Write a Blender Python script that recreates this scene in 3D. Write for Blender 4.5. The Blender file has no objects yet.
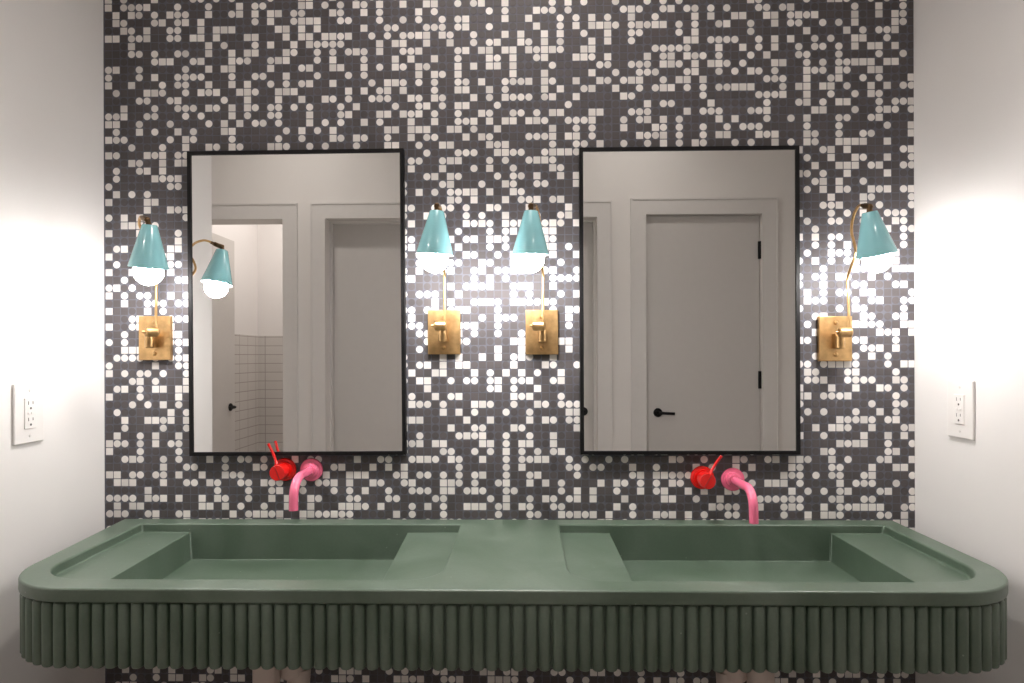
import bpy, bmesh, math, random
from mathutils import Vector, Matrix
random.seed(7)
sc = bpy.context.scene
COL = sc.collection
PI = math.pi
CZ = 1.276            # height of the camera above the floor
WL, WR = -1.095, 0.995   # inner faces of the alcove side walls

# ------------------------------------------------------------------ materials
def new_mat(name):
    m = bpy.data.materials.new(name); m.use_nodes = True
    nt = m.node_tree; b = nt.nodes['Principled BSDF']
    return m, nt, b

def noise_bump(nt, b, scale, strength, dist=0.001, detail=6):
    tc = nt.nodes.new('ShaderNodeTexCoord'); n = nt.nodes.new('ShaderNodeTexNoise')
    n.inputs['Scale'].default_value = scale; n.inputs['Detail'].default_value = detail
    bp = nt.nodes.new('ShaderNodeBump'); bp.inputs['Strength'].default_value = strength
    bp.inputs['Distance'].default_value = dist
    nt.links.new(tc.outputs['Object'], n.inputs['Vector'])
    nt.links.new(n.outputs['Fac'], bp.inputs['Height'])
    nt.links.new(bp.outputs['Normal'], b.inputs['Normal'])
    return n

def simple(name, col, rough=0.5, metal=0.0, coat=0.0, var=0.0, vscale=30, bump=0.0, bscale=60, spec=0.5):
    m, nt, b = new_mat(name)
    b.inputs['Roughness'].default_value = rough; b.inputs['Metallic'].default_value = metal
    b.inputs['Coat Weight'].default_value = coat; b.inputs['Coat Roughness'].default_value = 0.08
    b.inputs['Specular IOR Level'].default_value = spec
    b.inputs['Base Color'].default_value = (*col, 1)
    tc = nt.nodes.new('ShaderNodeTexCoord'); n = nt.nodes.new('ShaderNodeTexNoise')
    n.inputs['Scale'].default_value = vscale; n.inputs['Detail'].default_value = 5
    nt.links.new(tc.outputs['Object'], n.inputs['Vector'])
    r = nt.nodes.new('ShaderNodeValToRGB')
    r.color_ramp.elements[0].position = .3; r.color_ramp.elements[1].position = .7
    r.color_ramp.elements[0].color = (*[c*(1-var) for c in col], 1)
    r.color_ramp.elements[1].color = (*[min(1, c*(1+var)) for c in col], 1)
    nt.links.new(n.outputs['Fac'], r.inputs['Fac']); nt.links.new(r.outputs['Color'], b.inputs['Base Color'])
    if bump: noise_bump(nt, b, bscale, bump)
    return m

def emitter(name, col, strength):
    m, nt, b = new_mat(name)
    b.inputs['Base Color'].default_value = (.9, .9, .9, 1)
    b.inputs['Emission Color'].default_value = (*col, 1)
    b.inputs['Emission Strength'].default_value = strength
    return m

M = {}
M['paint'] = simple('white_wall_paint', (.82, .795, .78), .55, var=.012, vscale=5, bump=.12, bscale=220)
M['trim'] = simple('trim_paint', (.70, .675, .65), .4, var=.01)
M['rear_paint'] = simple('rear_wall_paint', (.78, .75, .72), .6, var=.012, vscale=5, bump=.1, bscale=200)
M['door'] = simple('door_paint', (.60, .575, .55), .42, var=.01)
M['ceiling'] = simple('ceiling_paint', (.8, .78, .76), .8, var=.01)
M['floor'] = simple('floor_concrete', (.45, .41, .38), .5, var=.12, vscale=4, bump=.2)
M['black'] = simple('black_frame_metal', (.004, .0036, .0042), .5, metal=0, var=.1, spec=.25)
M['brass'] = simple('aged_brass', (.52, .33, .15), .38, metal=1, var=.22, vscale=45, bump=.12, bscale=90)
M['dark_brass'] = simple('dark_brass', (.14, .085, .045), .38, metal=1, var=.3, vscale=90)
M['turquoise'] = simple('turquoise_enamel', (.29, .62, .67), .22, coat=.6, var=.02)
M['shade_inside'] = simple('shade_inside_enamel', (.85, .85, .82), .5, var=.01)
M['bulb'] = emitter('bulb_glow', (1.0, .97, .95), 142)
M['red'] = simple('red_lacquer', (.72, .010, .008), .22, coat=.8, var=.03)
M['dark_red'] = simple('dark_red_seam', (.30, .006, .006), .4, var=.03)
M['pink'] = simple('pink_lacquer', (.86, .17, .30), .24, coat=.8, var=.03)
M['plastic'] = simple('white_plastic', (.82, .79, .77), .35, var=.01)
M['slot'] = simple('dark_slot', (.06, .05, .05), .6, var=.05)
M['pipe'] = simple('white_pipe_cover', (.62, .52, .47), .5, var=.05, vscale=12)
M['diffuser'] = emitter('ceiling_diffuser', (1.0, .93, .88), 1)

# green cast concrete
def concrete():
    m, nt, b = new_mat('green_cast_concrete')
    tc = nt.nodes.new('ShaderNodeTexCoord')
    n1 = nt.nodes.new('ShaderNodeTexNoise'); n1.inputs['Scale'].default_value = 5; n1.inputs['Detail'].default_value = 8
    n1.inputs['Distortion'].default_value = 1.2
    n2 = nt.nodes.new('ShaderNodeTexNoise'); n2.inputs['Scale'].default_value = 160; n2.inputs['Detail'].default_value = 4
    r = nt.nodes.new('ShaderNodeValToRGB')
    r.color_ramp.elements[0].position = .32; r.color_ramp.elements[0].color = (.068, .107, .071, 1)
    r.color_ramp.elements[1].position = .70; r.color_ramp.elements[1].color = (.122, .166, .127, 1)
    mx = nt.nodes.new('ShaderNodeMixRGB'); mx.blend_type = 'OVERLAY'; mx.inputs['Fac'].default_value = .12
    rr = nt.nodes.new('ShaderNodeMapRange'); rr.inputs['To Min'].default_value = .32; rr.inputs['To Max'].default_value = .46
    bp = nt.nodes.new('ShaderNodeBump'); bp.inputs['Strength'].default_value = .12; bp.inputs['Distance'].default_value = .001
    L = nt.links.new
    L(tc.outputs['Object'], n1.inputs['Vector']); L(tc.outputs['Object'], n2.inputs['Vector'])
    L(n1.outputs['Fac'], r.inputs['Fac']); L(r.outputs['Color'], mx.inputs['Color1']); L(n2.outputs['Fac'], mx.inputs['Color2'])
    # white limescale specks
    v = nt.nodes.new('ShaderNodeTexVoronoi'); v.inputs['Scale'].default_value = 22
    L(tc.outputs['Object'], v.inputs['Vector'])
    lt = nt.nodes.new('ShaderNodeMath'); lt.operation = 'LESS_THAN'; lt.inputs[1].default_value = .035
    L(v.outputs['Distance'], lt.inputs[0])
    ms = nt.nodes.new('ShaderNodeMath'); ms.operation = 'MULTIPLY'; ms.inputs[1].default_value = .35
    L(lt.outputs[0], ms.inputs[0])
    mw = nt.nodes.new('ShaderNodeMixRGB'); mw.inputs['Color2'].default_value = (.45, .50, .43, 1)
    L(ms.outputs[0], mw.inputs['Fac']); L(mx.outputs['Color'], mw.inputs['Color1'])
    L(mw.outputs['Color'], b.inputs['Base Color'])
    L(n1.outputs['Fac'], rr.inputs['Value']); L(rr.outputs['Result'], b.inputs['Roughness'])
    L(n2.outputs['Fac'], bp.inputs['Height']); L(bp.outputs['Normal'], b.inputs['Normal'])
    b.inputs['Specular IOR Level'].default_value = .8
    return m
M['green'] = concrete()

# mosaic of round and square tiles, cream and charcoal
def tile_mat(name, col, rough, spec):
    m, nt, b = new_mat(name)
    L = nt.links.new
    g = nt.nodes.new('ShaderNodeNewGeometry')
    mr = nt.nodes.new('ShaderNodeMapRange'); mr.inputs['To Min'].default_value = .86; mr.inputs['To Max'].default_value = 1.12
    L(g.outputs['Random Per Island'], mr.inputs['Value'])
    mx = nt.nodes.new('ShaderNodeMixRGB'); mx.blend_type = 'MULTIPLY'; mx.inputs['Fac'].default_value = 1
    mx.inputs['Color1'].default_value = (*col, 1); L(mr.outputs[0], mx.inputs['Color2'])
    L(mx.outputs[0], b.inputs['Base Color'])
    rr = nt.nodes.new('ShaderNodeMapRange'); rr.inputs['To Min'].default_value = rough-.08; rr.inputs['To Max'].default_value = rough+.1
    L(g.outputs['Random Per Island'], rr.inputs['Value']); L(rr.outputs[0], b.inputs['Roughness'])
    b.inputs['Specular IOR Level'].default_value = spec
    return m
M['tile_dark'] = tile_mat('charcoal_tile', (.086, .076, .077), .60, .35)
M['tile_white'] = tile_mat('cream_tile', (.78, .74, .71), .58, .4)
M['grout'] = simple('grey_grout', (.108, .108, .132), .8, var=.05, bump=.2, bscale=400)

def subway():
    m, nt, b = new_mat('white_subway_tile')
    tc = nt.nodes.new('ShaderNodeTexCoord'); br = nt.nodes.new('ShaderNodeTexBrick')
    sp = nt.nodes.new('ShaderNodeSeparateXYZ'); ad = nt.nodes.new('ShaderNodeMath'); ad.operation = 'ADD'
    cb = nt.nodes.new('ShaderNodeCombineXYZ'); L = nt.links.new
    L(tc.outputs['Object'], sp.inputs[0]); L(sp.outputs['X'], ad.inputs[0]); L(sp.outputs['Y'], ad.inputs[1])
    L(ad.outputs[0], cb.inputs[0]); L(sp.outputs['Z'], cb.inputs[1]); L(cb.outputs[0], br.inputs['Vector'])
    br.inputs['Scale'].default_value = 1; br.inputs['Brick Width'].default_value = .14; br.inputs['Row Height'].default_value = .068
    br.inputs['Mortar Size'].default_value = .003; br.offset = 0
    br.inputs['Color1'].default_value = (.68, .65, .62, 1); br.inputs['Color2'].default_value = (.66, .63, .60, 1)
    br.inputs['Mortar'].default_value = (.42, .38, .36, 1)
    L(br.outputs['Color'], b.inputs['Base Color']); b.inputs['Roughness'].default_value = .25
    return m
M['subway'] = subway()

def mirror_mat():
    m, nt, b = new_mat('mirror_silver')
    b.inputs['Base Color'].default_value = (.90, .905, .90, 1)
    b.inputs['Metallic'].default_value = 1; b.inputs['Roughness'].default_value = 0.0
    return m
M['mirror'] = mirror_mat()

# ------------------------------------------------------------------ helpers
def link(name, bm, mat, parent=None, smooth=True, bevel=0, seg=2, angle=35):
    me = bpy.data.meshes.new(name)
    bmesh.ops.recalc_face_normals(bm, faces=bm.faces)
    bm.to_mesh(me); bm.free()
    me.materials.append(mat)
    o = bpy.data.objects.new(name, me); COL.objects.link(o)
    if parent: o.parent = parent
    if bevel:
        b = o.modifiers.new('bevel', 'BEVEL'); b.width = bevel; b.segments = seg
        b.limit_method = 'ANGLE'; b.angle_limit = math.radians(angle)
    if smooth:
        for p in me.polygons: p.use_smooth = True
        try: me.set_sharp_from_angle(angle=math.radians(38))
        except Exception: pass
    return o

def box(bm, x0, x1, y0, y1, z0, z1):
    v = [bm.verts.new((x, y, z)) for z in (z0, z1) for y in (y0, y1) for x in (x0, x1)]
    for f in ((0,2,3,1),(4,5,7,6),(0,1,5,4),(2,6,7,3),(0,4,6,2),(1,3,7,5)):
        bm.faces.new([v[i] for i in f])

def lathe(bm, prof, axis_from, axis_to, n=32):
    """prof: list of (radius, t) with t in metres along the axis"""
    a = Vector(axis_from); d = (Vector(axis_to) - a).normalized()
    q = Vector((0, 0, 1)).rotation_difference(d)
    rings = []
    for r, t in prof:
        if r < 1e-6:
            rings.append([bm.verts.new(a + d*t)])
        else:
            rings.append([bm.verts.new(a + d*t + q @ Vector((r*math.cos(2*PI*k/n), r*math.sin(2*PI*k/n), 0))) for k in range(n)])
    for A, B in zip(rings, rings[1:]):
        for k in range(n):
            k2 = (k+1) % n
            if len(A) == 1 and len(B) == 1: continue
            if len(A) == 1: bm.faces.new((A[0], B[k], B[k2]))
            elif len(B) == 1: bm.faces.new((A[k], A[k2], B[0]))
            else: bm.faces.new((A[k], A[k2], B[k2], B[k]))

def rod(bm, a, b, r, n=24, ch=None):
    L_ = (Vector(b)-Vector(a)).length
    c = min(r*.25, L_*.2) if ch is None else ch
    lathe(bm, [(0, 0), (r-c, 0), (r, c), (r, L_-c), (r-c, L_), (0, L_)], a, b, n)

def catmull(pts, sub=8):
    P = [Vector(p) for p in pts]; P = [2*P[0]-P[1]] + P + [2*P[-1]-P[-2]]
    out = []
    for i in range(1, len(P)-2):
        for s in range(sub):
            t = s/sub; p0, p1, p2, p3 = P[i-1:i+3]
            out.append(.5*((2*p1) + (p2-p0)*t + (2*p0-5*p1+4*p2-p3)*t*t + (3*p1-p0-3*p2+p3)*t**3))
    out.append(P[-2]); return out

def tube(bm, pts, r, n=16, caps=True):
    rs = r if isinstance(r, (list, tuple)) else [r]*len(pts)
    pts = [Vector(p) for p in pts]; T0 = (pts[1]-pts[0]).normalized()
    N = T0.orthogonal().normalized(); rings = []
    for i, p in enumerate(pts):
        T = (pts[min(i+1, len(pts)-1)] - pts[max(i-1, 0)]).normalized()
        N = (N - T*N.dot(T)).normalized(); Bn = T.cross(N)
        rings.append([bm.verts.new(p + rs[i]*(math.cos(2*PI*k/n)*N + math.sin(2*PI*k/n)*Bn)) for k in range(n)])
    for A, B in zip(rings, rings[1:]):
        for k in range(n): bm.faces.new((A[k], A[(k+1) % n], B[(k+1) % n], B[k]))
    if caps:
        bm.faces.new(rings[0][::-1]); bm.faces.new(rings[-1])

def prism(bm, poly, z0, z1):
    a = [bm.verts.new((x, y, z0)) for x, y in poly]; b = [bm.verts.new((x, y, z1)) for x, y in poly]
    bm.faces.new(a[::-1]); bm.faces.new(b)
    for i in range(len(poly)):
        j = (i+1) % len(poly); bm.faces.new((a[i], a[j], b[j], b[i]))

def empty(name, loc, label, cat, group=None, rot=(0, 0, 0)):
    o = bpy.data.objects.new(name, None); COL.objects.link(o)
    o.location = loc; o.rotation_euler = rot; o.empty_display_size = .05
    o['label'] = label; o['category'] = cat
    if group: o['group'] = group
    return o

def tag(o, label, cat, group=None):
    o['label'] = label; o['category'] = cat
    if group: o['group'] = group
    return o

def struct(name, boxes, mat, parent=None, bevel=0, label=None):
    bm = bmesh.new()
    for b in boxes: box(bm, *b)
    o = link(name, bm, mat, parent, smooth=False, bevel=bevel)
    if not parent: o['kind'] = 'structure'
    if label: o['label'] = label
    return o

# ------------------------------------------------------------------ room shell
H = 2.75
YB = -2.04            # rear wall
AE = -0.61            # where the alcove side walls end
RL, RR = -2.12, 1.85
struct('floor', [(RL-.1, RR+.1, YB-1.5, .12, -.08, 0)], M['floor'], label='plain floor of the washroom')
struct('ceiling', [(RL-.1, RR+.1, YB-1.5, .12, H, H+.08)], M['ceiling'], label='white ceiling of the washroom')
wf = struct('wall_front', [(WL-.12, WR+.12, 0, .12, 0, H)], M['grout'], label='charcoal and cream wall of small round and square mosaic tiles')
def mosaic_tiles(parent):
    rnd = random.Random(11); P = .0203; x0 = WL+.0030; z0 = .0045
    nx = 102; nz = int((H-z0)/P)+1
    white = [[0]*(nx+1) for _ in range(nz)]
    V, Fc, MI = [], [], []
    NC = 18
    circ = [(math.cos(2*PI*k/NC)*.0092, math.sin(2*PI*k/NC)*.0092) for k in range(NC)]
    q, e = .0089, .0006
    sq = [(-q+e, -q), (q-e, -q), (q, -q+e), (q, q-e), (q-e, q), (-q+e, q), (-q, q-e), (-q, -q+e)]
    for j in range(nz):
        for i in range(nx+1):
            nb = []
            if i: nb.append(white[j][i-1])
            if i > 1: nb.append(white[j][i-2])
            if j:
                nb.append(white[j-1][i])
                if i: nb.append(white[j-1][i-1])
                if i < nx: nb.append(white[j-1][i+1])
            p = .425
            if nb: p += .42*(.425 - sum(nb)/len(nb))
            w = rnd.random() < p; white[j][i] = int(w)
            cx, cz = x0+(i+.5)*P, z0+(j+.5)*P
            if cz > H-.004: continue
            pts = circ if rnd.random() < .52 else sq
            base = len(V); n = len(pts)
            xm = WR-.0006
            for (a, c) in pts: V.append((min(cx+a, xm), -.0006, cz+c))
            for (a, c) in pts: V.append((min(cx+a*1.02, xm), .0002, cz+c*1.02))
            Fc.append(tuple(range(base, base+n))); MI.append(1 if w else 0)
            for k in range(n):
                k2 = (k+1) % n
                Fc.append((base+k, base+n+k, base+n+k2, base+k2)); MI.append(1 if w else 0)
    me = bpy.data.meshes.new('mosaic_tiles'); me.from_pydata(V, [], Fc)
    me.materials.append(M['tile_dark']); me.materials.append(M['tile_white'])
    me.polygons.foreach_set('material_index', MI); me.update()
    o = bpy.data.objects.new('mosaic_tiles', me); COL.objects.link(o); o.parent = parent
mosaic_tiles(wf)
struct('wall_left', [(WL-.14, WL, AE, 0, 0, H), (RL, WL-.14, AE, AE+.12, 0, H), (RL-.1, RL, YB, AE+.12, 0, H)], M['paint'],
       label='white painted side wall left of the sink')
struct('wall_right', [(WR, WR+.14, AE, 0, 0, H), (WR+.14, RR, AE, AE+.12, 0, H), (RR, RR+.1, YB, AE+.12, 0, H)], M['paint'],
       label='white painted side wall right of the sink')
HD = .79 + CZ         # head height of the door openings
WT = .14
ops = [(-1.99, -1.382, HD), (-1.137, -.482, HD), (-.237, .418, HD), (.695, 1.350, HD+.012)]
boxes = []; x = RL-.1
for a, b, h in ops:
    boxes.append((x, a, YB-WT, YB, 0, H)); boxes.append((a, b, YB-WT, YB, h, H)); x = b
boxes.append((x, RR+.1, YB-WT, YB, 0, H))
struct('wall_back', boxes, M['rear_paint'], label='white painted wall with a row of doors seen in the mirrors')

# shower room beyond the open doorway
struct('wall_shower', [(-2.17, -2.068, -3.4, YB-WT, 0, H), (-2.16, -.9, -3.42, -3.32, 0, H), (-1.0, -.9, -3.4, YB-WT, 0, H)], M['paint'],
       label='white painted wall of the shower room reflected in the left mirror')
struct('trim_4', [(-2.068, -2.060, -3.32, YB-WT, 0, .162+CZ), (-2.068, -1.0, -3.32, -3.312, 0, .162+CZ)], M['subway'],
       label='small white wall tiles in the shower room reflected in the left mirror')

# casings (flat trim with a thin raised back band), one structure object for each doorway
def casing(n, a, b, h, cw=.084, cl=None):
    cl = cw if cl is None else cl
    top = h + .09
    bx = [(a-cl, a, YB, YB+.014, 0, top), (b, b+cw, YB, YB+.014, 0, top), (a, b, YB, YB+.014, h, top)]
    bx += [(b+cw-.009, b+cw, YB+.014, YB+.019, 0, top), (a-cl, b+cw-.009, YB+.014, YB+.019, top-.009, top), (a-cl, a-cl+.009, YB+.014, YB+.019, 0, top-.009)]
    return struct('trim_%d' % n, bx, M['trim'], label='flat white door casing on the rear wall')
casing(1, *ops[0]); casing(2, *ops[1]); casing(3, *ops[2]); casing(5, *ops[3], cw=.088)

def lever(parent, x, y, z, dx, ny):
    """rose, neck and lever; dx = direction the lever points along x, ny = outward normal along y"""
    bm = bmesh.new()
    lathe(bm, [(0, 0), (.0255, 0), (.0255, .006), (.023, .009), (.011, .010), (.010, .03), (0, .031)], (x, y, z), (x, y+ny, z))
    pts = catmull([(x, y+ny*.034, z), (x+dx*.02, y+ny*.038, z), (x+dx*.05, y+ny*.038, z-.002), (x+dx*.088, y+ny*.037, z-.004)], 5)
    tube(bm, pts, [.0095]*(len(pts)-10)+[.008]*10, 12)
    return link('door_handle', bm, M['black'], parent)

def door_leaf(n, a, b, h, rec, hx, hdx, hinges=None):
    bm = bmesh.new(); g = .004
    box(bm, a+g, b-g, YB-rec-.04, YB-rec, .01, h-g)
    d = link('door_%d' % n, bm, M['door'], None, smooth=False, bevel=.0015)
    d['kind'] = 'structure'; d['label'] = 'plain white flush door reflected in a mirror'
    lever(d, hx, YB-rec, -.326+CZ, hdx, 1)
    if hinges:
        for z in hinges:
            bm = bmesh.new(); rod(bm, (b-.004, YB-rec+.006, z-.05), (b-.004, YB-rec+.006, z+.05), .009, 12)
            box(bm, b-.014, b+.006, YB-rec-.001, YB-rec+.004, z-.05, z+.05)
            link('hinge', bm, M['black'], d)
    return d
door_leaf(2, -1.137, -.482, HD, .11, -.545, -1)
door_leaf(3, -.237, .418, HD, .11, .348, -1)
door_leaf(4, .695, 1.350, HD+.012, .022, .765, 1, hinges=(.60+CZ, -.14+CZ, -1.0+CZ))
# door stops around the recessed doors
for n, (a, b, h) in ((6, ops[1]), (7, ops[2])):
    struct('trim_%d' % n, [(a, a+.012, YB-.108, YB-.07, 0, h), (b-.012, b, YB-.108, YB-.07, 0, h), (a+.012, b-.012, YB-.108, YB-.07, h-.012, h)],
           M['trim'], label='white door stop in the recessed doorway')
# open leaf of the shower room
bm = bmesh.new(); box(bm, -1.995, -1.958, YB-WT-.50, YB-WT-.005, .01, HD-.008)
d1 = link('door_1', bm, M['door'], None, smooth=False, bevel=.0015); d1['kind'] = 'structure'
d1['label'] = 'white door standing open into the shower room reflected in the left mirror'
bm = bmesh.new(); hx, hy, hz = -1.958, YB-WT-.43, -.335+CZ
lathe(bm, [(0, 0), (.0255, 0), (.0255, .006), (.023, .009), (.011, .010), (.010, .03), (0, .031)], (hx, hy, hz), (hx+1, hy, hz))
tube(bm, catmull([(hx+.034, hy, hz), (hx+.04, hy+.02, hz), (hx+.04, hy+.05, hz), (hx+.038, hy+.088, hz)], 5), .0085, 12)
link('door_handle', bm, M['black'], d1)

# ------------------------------------------------------------------ sink
ZT = CZ - .421        # top of the slab
sink = empty('double_sink', (0, 0, 0), 'long green cast concrete double sink with fluted front hung on the mosaic wall', 'sink')

def arc(cx, cy, r, a0, a1, n=14):
    return [(cx+r*math.cos(math.radians(a0+(a1-a0)*i/n)), cy+r*math.sin(math.radians(a0+(a1-a0)*i/n))) for i in range(n+1)]

def outline(ins=0.0, back=0.0):
    """plan of the slab, counter-clockwise from the back left"""
    xl0, xl1, xr0, xr1, yf, r = -1.042+ins, -1.004+ins, .938-ins, .934-ins, -.502+ins, .158-ins
    p = [(xl0, back)]
    p += arc(xl1+r, yf+r, r, 180, 270)
    p += arc(xr1-r, yf+r, r, 270, 360)
    p += [(xr0, back)]
    return p

def raw(bm, name='tmp'):
    me = bpy.data.meshes.new(name); bmesh.ops.recalc_face_normals(bm, faces=bm.faces); bm.to_mesh(me); bm.free()
    o = bpy.data.objects.new(name, me); COL.objects.link(o); return o

bm = bmesh.new(); prism(bm, outline(), ZT-.026, ZT); slab = raw(bm)
bm = bmesh.new(); prism(bm, outline(.0125), ZT-.146, ZT-.020); body = raw(bm)
cut = []
def cutter(fn):
    b = bmesh.new(); fn(b); cut.append(raw(b))
# left recess and right recess at ledge depth
Zl = ZT-.021; Zb = ZT-.090; yb, yf = -.050, -.448
def rec(bm, x0, x1, r0, r1):
    a = .014 if r0 > r1 else 0; c = .004 if r1 > r0 else 0
    p = [(x0, yb)] + arc(x0+a+r0, yf+r0, r0, 180, 270, 12) + arc(x1-c-r1, yf+r1, r1, 270, 360, 12) + [(x1, yb)]
    prism(bm, p, Zl, ZT+.05)
cutter(lambda b: rec(b, -.967, -.160, .105, .07))
cutter(lambda b: rec(b, .085, .888, .07, .105))
def basin(bm, x0, x1, tl, tr):
    # slightly tapering basin with a floor that falls towards the middle
    t = [(x0, yb), (x0+tl, -.425), (x1-tr, -.425), (x1, yb)]
    b_ = [(x0+.004, yb), (x0+tl+.004, -.421), (x1-tr-.004, -.421), (x1-.004, yb)]
    A = [bm.verts.new((x, y, Zb)) for x, y in b_]; B = [bm.verts.new((x, y, ZT+.03)) for x, y in t]
    bm.faces.new(A[::-1]); bm.faces.new(B)
    for i in range(4):
        j = (i+1) % 4; bm.faces.new((A[i], A[j], B[j], B[i]))
cutter(lambda b: basin(b, -.845, -.291, .020, -.014))
cutter(lambda b: basin(b, .210, .762, 0, .001))
mu = slab.modifiers.new('u', 'BOOLEAN'); mu.operation = 'UNION'; mu.object = body; mu.solver = 'EXACT'
for c in cut:
    m_ = slab.modifiers.new('d', 'BOOLEAN'); m_.operation = 'DIFFERENCE'; m_.object = c; m_.solver = 'EXACT'
dg = bpy.context.evaluated_depsgraph_get(); dg.update()
me = bpy.data.meshes.new_from_object(slab.evaluated_get(dg))
for o in [slab, body] + cut:
    bpy.data.objects.remove(o, do_unlink=True)
bmt = bmesh.new(); bmt.from_mesh(me)
bmesh.ops.remove_doubles(bmt, verts=bmt.verts, dist=1e-5)
bmesh.ops.triangulate(bmt, faces=bmt.faces, ngon_method='BEAUTY'); bmt.to_mesh(me); bmt.free()
me.name = 'basin_slab'; me.materials.clear(); me.materials.append(M['green'])
top = bpy.data.objects.new('basin_slab', me); COL.objects.link(top); top.parent = sink
bv = top.modifiers.new('bevel', 'BEVEL'); bv.width = .0036; bv.segments = 3; bv.limit_method = 'ANGLE'; bv.angle_limit = math.radians(40); bv.use_clamp_overlap = False
for p in me.polygons: p.use_smooth = True
me.set_sharp_from_angle(angle=math.radians(35))

# fluted apron: upright half-round ribs round the front and both ends
def walk(path, step):
    segs = []; tot = 0
    for (a, b) in zip(path, path[1:]):
        l = math.dist(a, b); segs.append((tot, l, a, b)); tot += l
    n = round(tot/step); out = []
    for k in range(n):
        s = (k+.5)*tot/n
        for t0, l, a, b in segs:
            if t0 <= s <= t0+l and l > 0:
                f = (s-t0)/l; out.append((a[0]+(b[0]-a[0])*f, a[1]+(b[1]-a[1])*f)); break
    return out
bm = bmesh.new()
RB = .0113
zt, zb = ZT-.0265, ZT-.149
for (x, y) in walk(outline(.0130), .0240):
    lathe(bm, [(0, 0), (RB*.55, .0006), (RB*.85, .0025), (RB, .006), (RB, zt-zb-.006), (RB*.88, zt-zb-.0025), (RB*.6, zt-zb-.0006), (0, zt-zb)],
          (x, y, zb), (x, y, zb+1), 14)
link('fluted_apron', bm, M['green'], sink)

# drain pipes under the bowls
def drain(x, side, label):
    t = empty('drain_pipe', (x, -.20, .0), label, 'pipe', 'covered drain pipes under the sink')
    t.location = (x, -.20, ZT-.1494)
    bm = bmesh.new(); rod(bm, (0, 0, 0), (0, 0, -.20), .0295, 32); link('tailpiece_cover', bm, M['pipe'], t)
    bm = bmesh.new()
    pts = catmull([(0, .0, -.20), (0, 0, -.235), (side*.02, .01, -.262), (side*.045, .02, -.262), (side*.058, .03, -.235), (side*.062, .04, -.16)], 6)
    tube(bm, pts, .026, 20); link('trap_bend', bm, M['pipe'], t)
    bm = bmesh.new()
    rod(bm, (side*.046, .035, -.175), (side*.052, .035, -.0), .031, 28); link('trap_cover', bm, M['pipe'], t)
    bm = bmesh.new()
    rod(bm, (side*.056, .06, -.10), (side*.056, .199, -.10), .020, 20); lathe(bm, [(0, 0), (.034, 0), (.034, .006), (.021, .012), (0, .012)], (side*.056, .2, -.10), (side*.056, 0, -.10), 24)
    link('wall_pipe', bm, M['pipe'], t)
drain(-.590, 1, 'pale covered drain pipe beneath the left bowl of the green sink')
drain(.530, -1, 'pale covered drain pipe beneath the right bowl of the green sink')

# ------------------------------------------------------------------ mirrors
def mirror(x0, x1, z0, z1, rot, label):
    cx, cz = (x0+x1)/2, (z0+z1)/2; w, h = (x1-x0)/2, (z1-z0)/2
    t = empty('wall_mirror', (cx, 0, CZ+cz), label, 'mirror', rot=(0, rot, 0))
    fw, dp = .0092, .020
    bm = bmesh.new()
    box(bm, -w, w, -dp, -.001, h-fw, h); box(bm, -w, w, -dp, -.001, -h, -h+fw)
    box(bm, -w, -w+fw, -dp, -.001, -h+fw, h-fw); box(bm, w-fw, w, -dp, -.001, -h+fw, h-fw)
    link('mirror_frame', bm, M['black'], t, smooth=False)
    bm = bmesh.new(); box(bm, -w+fw, w-fw, -.0165, -.002, -h+fw, h-fw)
    link('mirror_glass', bm, M['mirror'], t, smooth=False)
mirror(-.8705*.992, -.3087*.988, -.2565*.988, .5333*.994, math.radians(-.32), 'black framed upright mirror above the left sink bowl')
mirror(.1462*.976, .7047*.990, -.2540*.990, .5335*.993, math.radians(-.05), 'black framed upright mirror above the right sink bowl')

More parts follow.
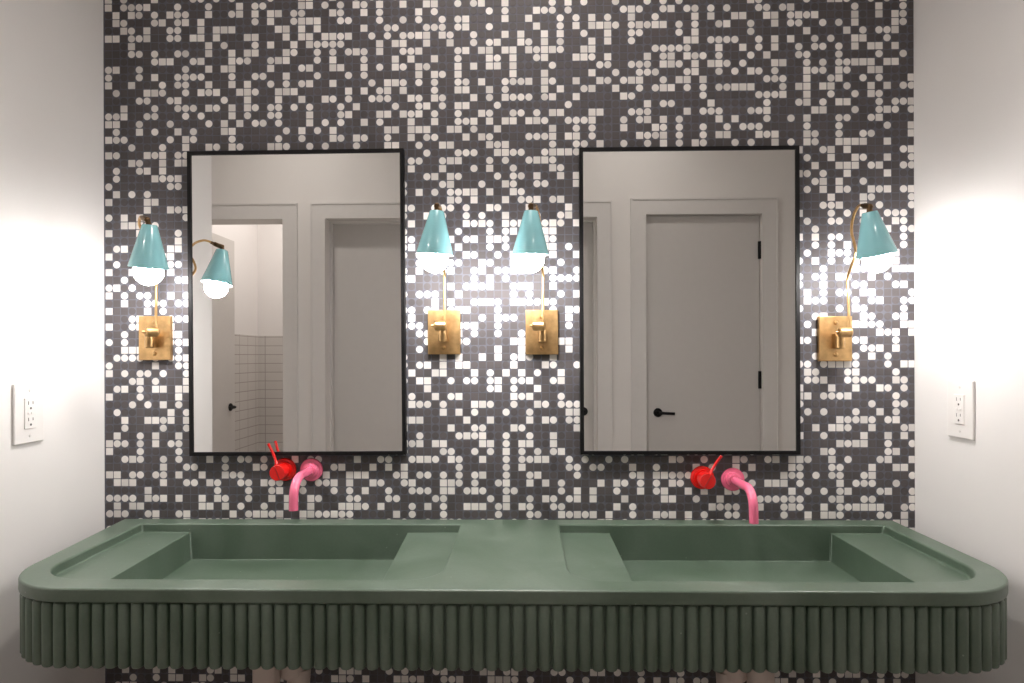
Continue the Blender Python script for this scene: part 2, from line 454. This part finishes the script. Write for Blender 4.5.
# ------------------------------------------------------------------ sconces
def sconce(x, z, swing, lean, back, zs, us, lat, pit, label):
    """swing turns the arm about its upright pin (+ = to the right); lean tips the shade bottom to the right"""
    t = empty('wall_sconce', (x, 0, CZ+z), label, 'lamp')
    bm = bmesh.new(); box(bm, -.0415, .0415, -.013, -.001, -.057, .057)
    bp = link('backplate', bm, M['brass'], t, smooth=False, bevel=.0014)
    for s in (-1, 1):
        bm = bmesh.new(); lathe(bm, [(0.0055, 0), (.0052, .002), (.0035, .0042), (0, .005)], (0, -.013, s*.040), (0, -1.013, s*.040), 16)
        link('screw', bm, M['brass'], t)
    bm = bmesh.new(); box(bm, -.0085, .0085, -.028, -.012, -.024, .012)
    link('bracket', bm, M['brass'], t, smooth=False, bevel=.001)
    bm = bmesh.new(); rod(bm, (0, -.036, -.026), (0, -.036, .008), .0108, 24)
    link('pivot_pin', bm, M['brass'], t)
    R_ = Matrix.Rotation(math.radians(swing), 4, 'Z')
    piv = Vector((0, -.036, 0))
    def T(u, z_, sx=0.0):          # u forward from the wall in the unswung lamp
        if u > .08: u = .08+(u-.08)*us
        u += pit*max(0, z_-.05)
        k = max(0, min(1, (z_-.19)/.09)); sx += lat*k*k*(3-2*k)
        return piv + (R_ @ Vector((sx, -(u-.036), z_)))
    bm = bmesh.new(); rod(bm, T(.070, .014, -.019), T(.070, .014, .012), .0124, 28)
    rod(bm, T(.070, .014, -.026), T(.070, .014, -.018), .0035, 16)
    rod(bm, T(.036, .008, 0), T(.070, .013, 0), .0072, 16)
    link('barrel', bm, M['brass'], t)
    prof = [(.069, .014), (.068, .05), (.065, .10), (.062, .146), (.080, .170), (.100, .190), (.107, .208), (.100, .230), (.090, .252), (.093, .275),
            (.110, .296), (.136, .308), (.158, .307), (.176, .301)]
    sxs = [.007, .007, .0065, .0065, .006, .006, .007, .006, .005, .004, .003, .002, .001, 0]
    zz = lambda z_: z_ if z_ < .02 else .014 + (z_-.014)*zs
    bm = bmesh.new(); tube(bm, catmull([T(u, zz(z_), s) for (u, z_), s in zip(prof, sxs)], 8), .0032, 14)
    link('arm', bm, M['brass'], t)
    top = T(.203, zz(.283))
    # socket joint: a short thick sleeve at the end of the arm with a stub down into the shade
    bm = bmesh.new()
    rod(bm, T(.174, zz(.302)), T(.209, zz(.293)), .0066, 20)
    rod(bm, T(.163, zz(.3055)), T(.176, zz(.301)), .0045, 16)
    rod(bm, T(.203, zz(.295)), top + Vector((0, 0, -.004)), .006, 16)
    link('socket_joint', bm, M['dark_brass'], t)
    # shade axis
    ax = Vector((0, 0, -1))
    ax = Matrix.Rotation(math.radians(-lean), 4, 'Y') @ (Matrix.Rotation(math.radians(-back), 4, 'X') @ ax)
    ax = Vector((math.sin(math.radians(lean)), math.sin(math.radians(back)), -1)).normalized()
    Hs = .099
    r0, r1 = .0160, .0425
    bm = bmesh.new()
    lathe(bm, [(0, 0), (r0-.002, 0), (r0, .0015), (r1, Hs-.001), (r1-.0008, Hs)], top, top+ax, 56)
    sh = link('lamp_shade', bm, M['turquoise'], t)
    bm = bmesh.new()
    lathe(bm, [(r1-.0008, Hs), (r1-.002, Hs-.002), (r0-.0005, .004), (0, .004)], top, top+ax, 56)
    link('shade_lining', bm, M['shade_inside'], sh)
    # bulb: globe with a neck
    c = top + ax*.108
    bm = bmesh.new(); R0 = .0315; prof_b = []
    for i in range(0, 15):
        a = PI*i/18
        prof_b.append((R0*math.sin(a), R0*math.cos(a)))
    # from the tip (far end) back to the neck
    pr = [(r, R0 + (R0 - R0 - zc)) for r, zc in prof_b]
    pr = [(r, -zc) for r, zc in prof_b]          # -R0 ... +R0 along 'back' axis
    pr.append((.0135, R0*1.25)); pr.append((.0125, R0*1.9)); pr.append((0, R0*1.9))
    lathe(bm, pr, c, c-ax, 32)
    link('light_bulb', bm, M['bulb'], t)
    return t
sconce(-.9550, .0490, 45, -6, 7, .898, .79, -.054, .18, 'turquoise cone wall sconce on brass plate beside the left side wall')
sconce(-.2050, .0617, 3, -4, 5, .945, 1.0, 0, 0, 'turquoise cone wall sconce on brass plate beside the right edge of the left mirror')
sconce(.0460, .0605, -10, -1, 5, .945, 1.0, 0, 0, 'turquoise cone wall sconce on brass plate beside the left edge of the right mirror')
sconce(.7900, .0415, -2.5, 13, 7, 1.0, .86, 0, 0, 'turquoise cone wall sconce on brass plate beside the right side wall')

# ------------------------------------------------------------------ taps
def handle(x, z, tipx, tipz, label):
    t = empty('mixer_valve', (x, 0, CZ+z), label, 'tap handle')
    bm = bmesh.new(); lathe(bm, [(0, 0), (.030, 0), (.030, .004), (.0285, .0065), (.0225, .007), (.0215, .012), (0, .012)], (0, -.0005, 0), (0, -1, 0), 48)
    link('escutcheon', bm, M['red'], t)
    bm = bmesh.new(); lathe(bm, [(.0165, 0), (.0165, .012), (.0195, .013), (.0198, .042), (.0188, .0435), (0, .0437)], (0, -.011, 0), (0, -1.011, 0), 48)
    link('knob', bm, M['red'], t)
    d = Vector((tipx, 0, tipz)); dn = d.normalized()
    bm = bmesh.new(); tube(bm, [dn*.0185 + Vector((0, -.0546, 0)), -dn*.0185 + Vector((0, -.0546, 0))], .0009, 8)
    link('seam', bm, M['dark_red'], t)
    bm = bmesh.new()
    pts = catmull([dn*.008 + Vector((0, -.040, 0)), dn*.020 + Vector((0, -.037, 0)), d*.45 + Vector((0, -.034, 0)), d*.72 + Vector((0, -.034, 0)), d*1.02 + Vector((0, -.040, 0))], 6)
    tube(bm, pts, [.003]*3+[.0036]*(len(pts)-3), 14)
    link('lever', bm, M['red'], t)
handle(-.621, -.2925, -.0275, .071, 'red round tap handle with upright lever on the mosaic wall under the left mirror')
handle(.4555, -.3125, .037, .060, 'red round tap handle with slanting lever on the mosaic wall under the right mirror')

def spout(x, z, dx, zd, label):
    t = empty('water_spout', (x, 0, CZ+z), label, 'tap spout')
    bm = bmesh.new(); lathe(bm, [(0, 0), (.0295, 0), (.0295, .004), (.028, .006), (.020, .0065), (.0195, .011), (.0145, .0125), (.014, .020), (0, .020)], (0, -.0005, 0), (0, -1, 0), 48)
    link('wall_flange', bm, M['pink'], t)
    r = .045; yo = .140
    pts = [Vector((0, -.014, 0)), Vector((dx*.3, -.05, 0)), Vector((dx*.6, -(yo-r), 0))]
    for i in range(1, 13):
        a = PI/2*i/12
        pts.append(Vector((dx, -(yo-r)-r*math.sin(a), -r+r*math.cos(a))))
    pts.append(Vector((dx, -yo-.001, -zd)))
    bm = bmesh.new(); tube(bm, pts, .0108, 24)
    link('spout_tube', bm, M['pink'], t)
spout(-.551, -.293, .003, .072, 'pink curved tap spout on the mosaic wall below the left mirror')
spout(.533, -.317, .004, .076, 'pink curved tap spout on the mosaic wall below the right mirror')

# ------------------------------------------------------------------ wall outlets
def outlet(X, yc, zc, nx, label):
    t = empty('wall_outlet', (X, yc, CZ+zc), label, 'outlet', rot=(0, 0, 0 if nx > 0 else PI))
    w, h = .0425, .0655
    bm = bmesh.new()
    box(bm, .0005, .0065, -w, w, -h, h)
    link('cover_plate', bm, M['plastic'], t, smooth=False, bevel=.0022, seg=3)
    bm = bmesh.new(); box(bm, .006, .0088, -.0165, .0165, -.0335, .0335)
    ins = link('socket_insert', bm, M['plastic'], t, smooth=False, bevel=.0008)
    bm = bmesh.new()
    for s in (-1, 1):
        z0 = s*.018
        box(bm, .0087, .0091, -.0075, -.0058, z0+.001, z0+.0085); box(bm, .0087, .0091, .0052, .0069, z0+.002, z0+.008)
        lathe(bm, [(0, 0), (.0026, 0), (.0026, .0004), (0, .0004)], (.0087, 0, z0-.007), (1, 0, z0-.007), 12)
    link('slots', bm, M['slot'], ins)
    bm = bmesh.new(); box(bm, .0087, .0102, -.009, -.001, -.0025, .0025); box(bm, .0087, .0102, .001, .009, -.0025, .0025)
    link('test_buttons', bm, M['plastic'], ins, smooth=False, bevel=.0004)
    for s in (-1, 1):
        bm = bmesh.new(); lathe(bm, [(.003, 0), (.0028, .0008), (0, .001)], (.0064, 0, s*.050), (1, 0, s*.050), 14)
        link('plate_screw', bm, M['trim'], t)
outlet(WL, -.2605, -.1230, 1, 'white electrical outlet on the left side wall')
outlet(WR, -.1780, -.1237, -1, 'white electrical outlet on the right side wall')

# ------------------------------------------------------------------ ceiling lamps behind the camera and over the shower
def ceiling_lamp(x, y, r, watt, label):
    t = empty('ceiling_light', (x, y, H), label, 'ceiling light', 'round ceiling lights')
    bm = bmesh.new(); lathe(bm, [(r+.018, 0), (r+.018, .012), (r+.002, .016), (r, .012), (r, 0)], (0, 0, 0), (0, 0, -1), 40)
    link('trim_ring', bm, M['plastic'], t)
    m = M['diffuser'].copy(); m.node_tree.nodes['Principled BSDF'].inputs['Emission Strength'].default_value = watt
    bm = bmesh.new(); lathe(bm, [(r, .004), (r*.9, .010), (0, .012)], (0, 0, 0), (0, 0, -1), 40)
    link('diffuser', bm, m, t)
# a short ceiling-mounted can above the sink, open downwards
t = empty('ceiling_spot', (-.05, -.50, H), 'short round white ceiling spot above the green sink', 'ceiling light')
bm = bmesh.new(); lathe(bm, [(0, 0), (.085, 0), (.085, .068), (.083, .070), (.078, .070), (.076, .068), (.076, .014), (0, .014)], (0, 0, 0), (0, 0, -1), 40)
link('can', bm, M['plastic'], t)
m = M['diffuser'].copy(); m.node_tree.nodes['Principled BSDF'].inputs['Emission Strength'].default_value = 215
bm = bmesh.new(); lathe(bm, [(0, .015), (.0755, .015), (.0755, .020), (0, .022)], (0, 0, 0), (0, 0, -1), 40)
link('diffuser', bm, m, t)
ceiling_lamp(-1.25, -1.45, .07, 105, 'round ceiling light near the open shower doorway')
ceiling_lamp(.60, -1.50, .07, 80, 'round ceiling light near the hinged right door')
ceiling_lamp(-1.5, -2.75, .10, 85, 'round ceiling light over the shower room')

# ------------------------------------------------------------------ world, camera, view
w = bpy.data.worlds.new('world'); sc.world = w; w.use_nodes = True
w.node_tree.nodes['Background'].inputs[0].default_value = (.8, .8, .85, 1)
w.node_tree.nodes['Background'].inputs[1].default_value = .0

F, CX_V, Y_H, ROLL = 640.0, 524.0, 356.0, -0.0028
cd = bpy.data.cameras.new('camera'); cam = bpy.data.objects.new('camera', cd); COL.objects.link(cam)
cd.sensor_width = 36; cd.sensor_fit = 'HORIZONTAL'; cd.lens = F/1024*36
cd.shift_y = (Y_H-341.5)/1024; cd.clip_start = .02
psi = math.atan((CX_V-512)/F)
fw = Vector((-math.sin(psi), math.cos(psi), 0)); rt = Vector((math.cos(psi), math.sin(psi), 0)); up = Vector((0, 0, 1))
r2 = math.cos(ROLL)*rt + math.sin(ROLL)*up; u2 = -math.sin(ROLL)*rt + math.cos(ROLL)*up
m3 = Matrix((r2, u2, -fw)).transposed()
cam.matrix_world = Matrix.Translation((0, -1.65, CZ)) @ m3.to_4x4()
sc.camera = cam
vs = sc.view_settings
vs.view_transform = 'Standard'; vs.look = 'None'; vs.gamma = 1; vs.use_curve_mapping = False; vs.exposure = 0.12
sc.cycles.use_denoising = True
sc.cycles.max_bounces = 10; sc.cycles.diffuse_bounces = 6; sc.cycles.glossy_bounces = 6
sc.cycles.sample_clamp_indirect = 6
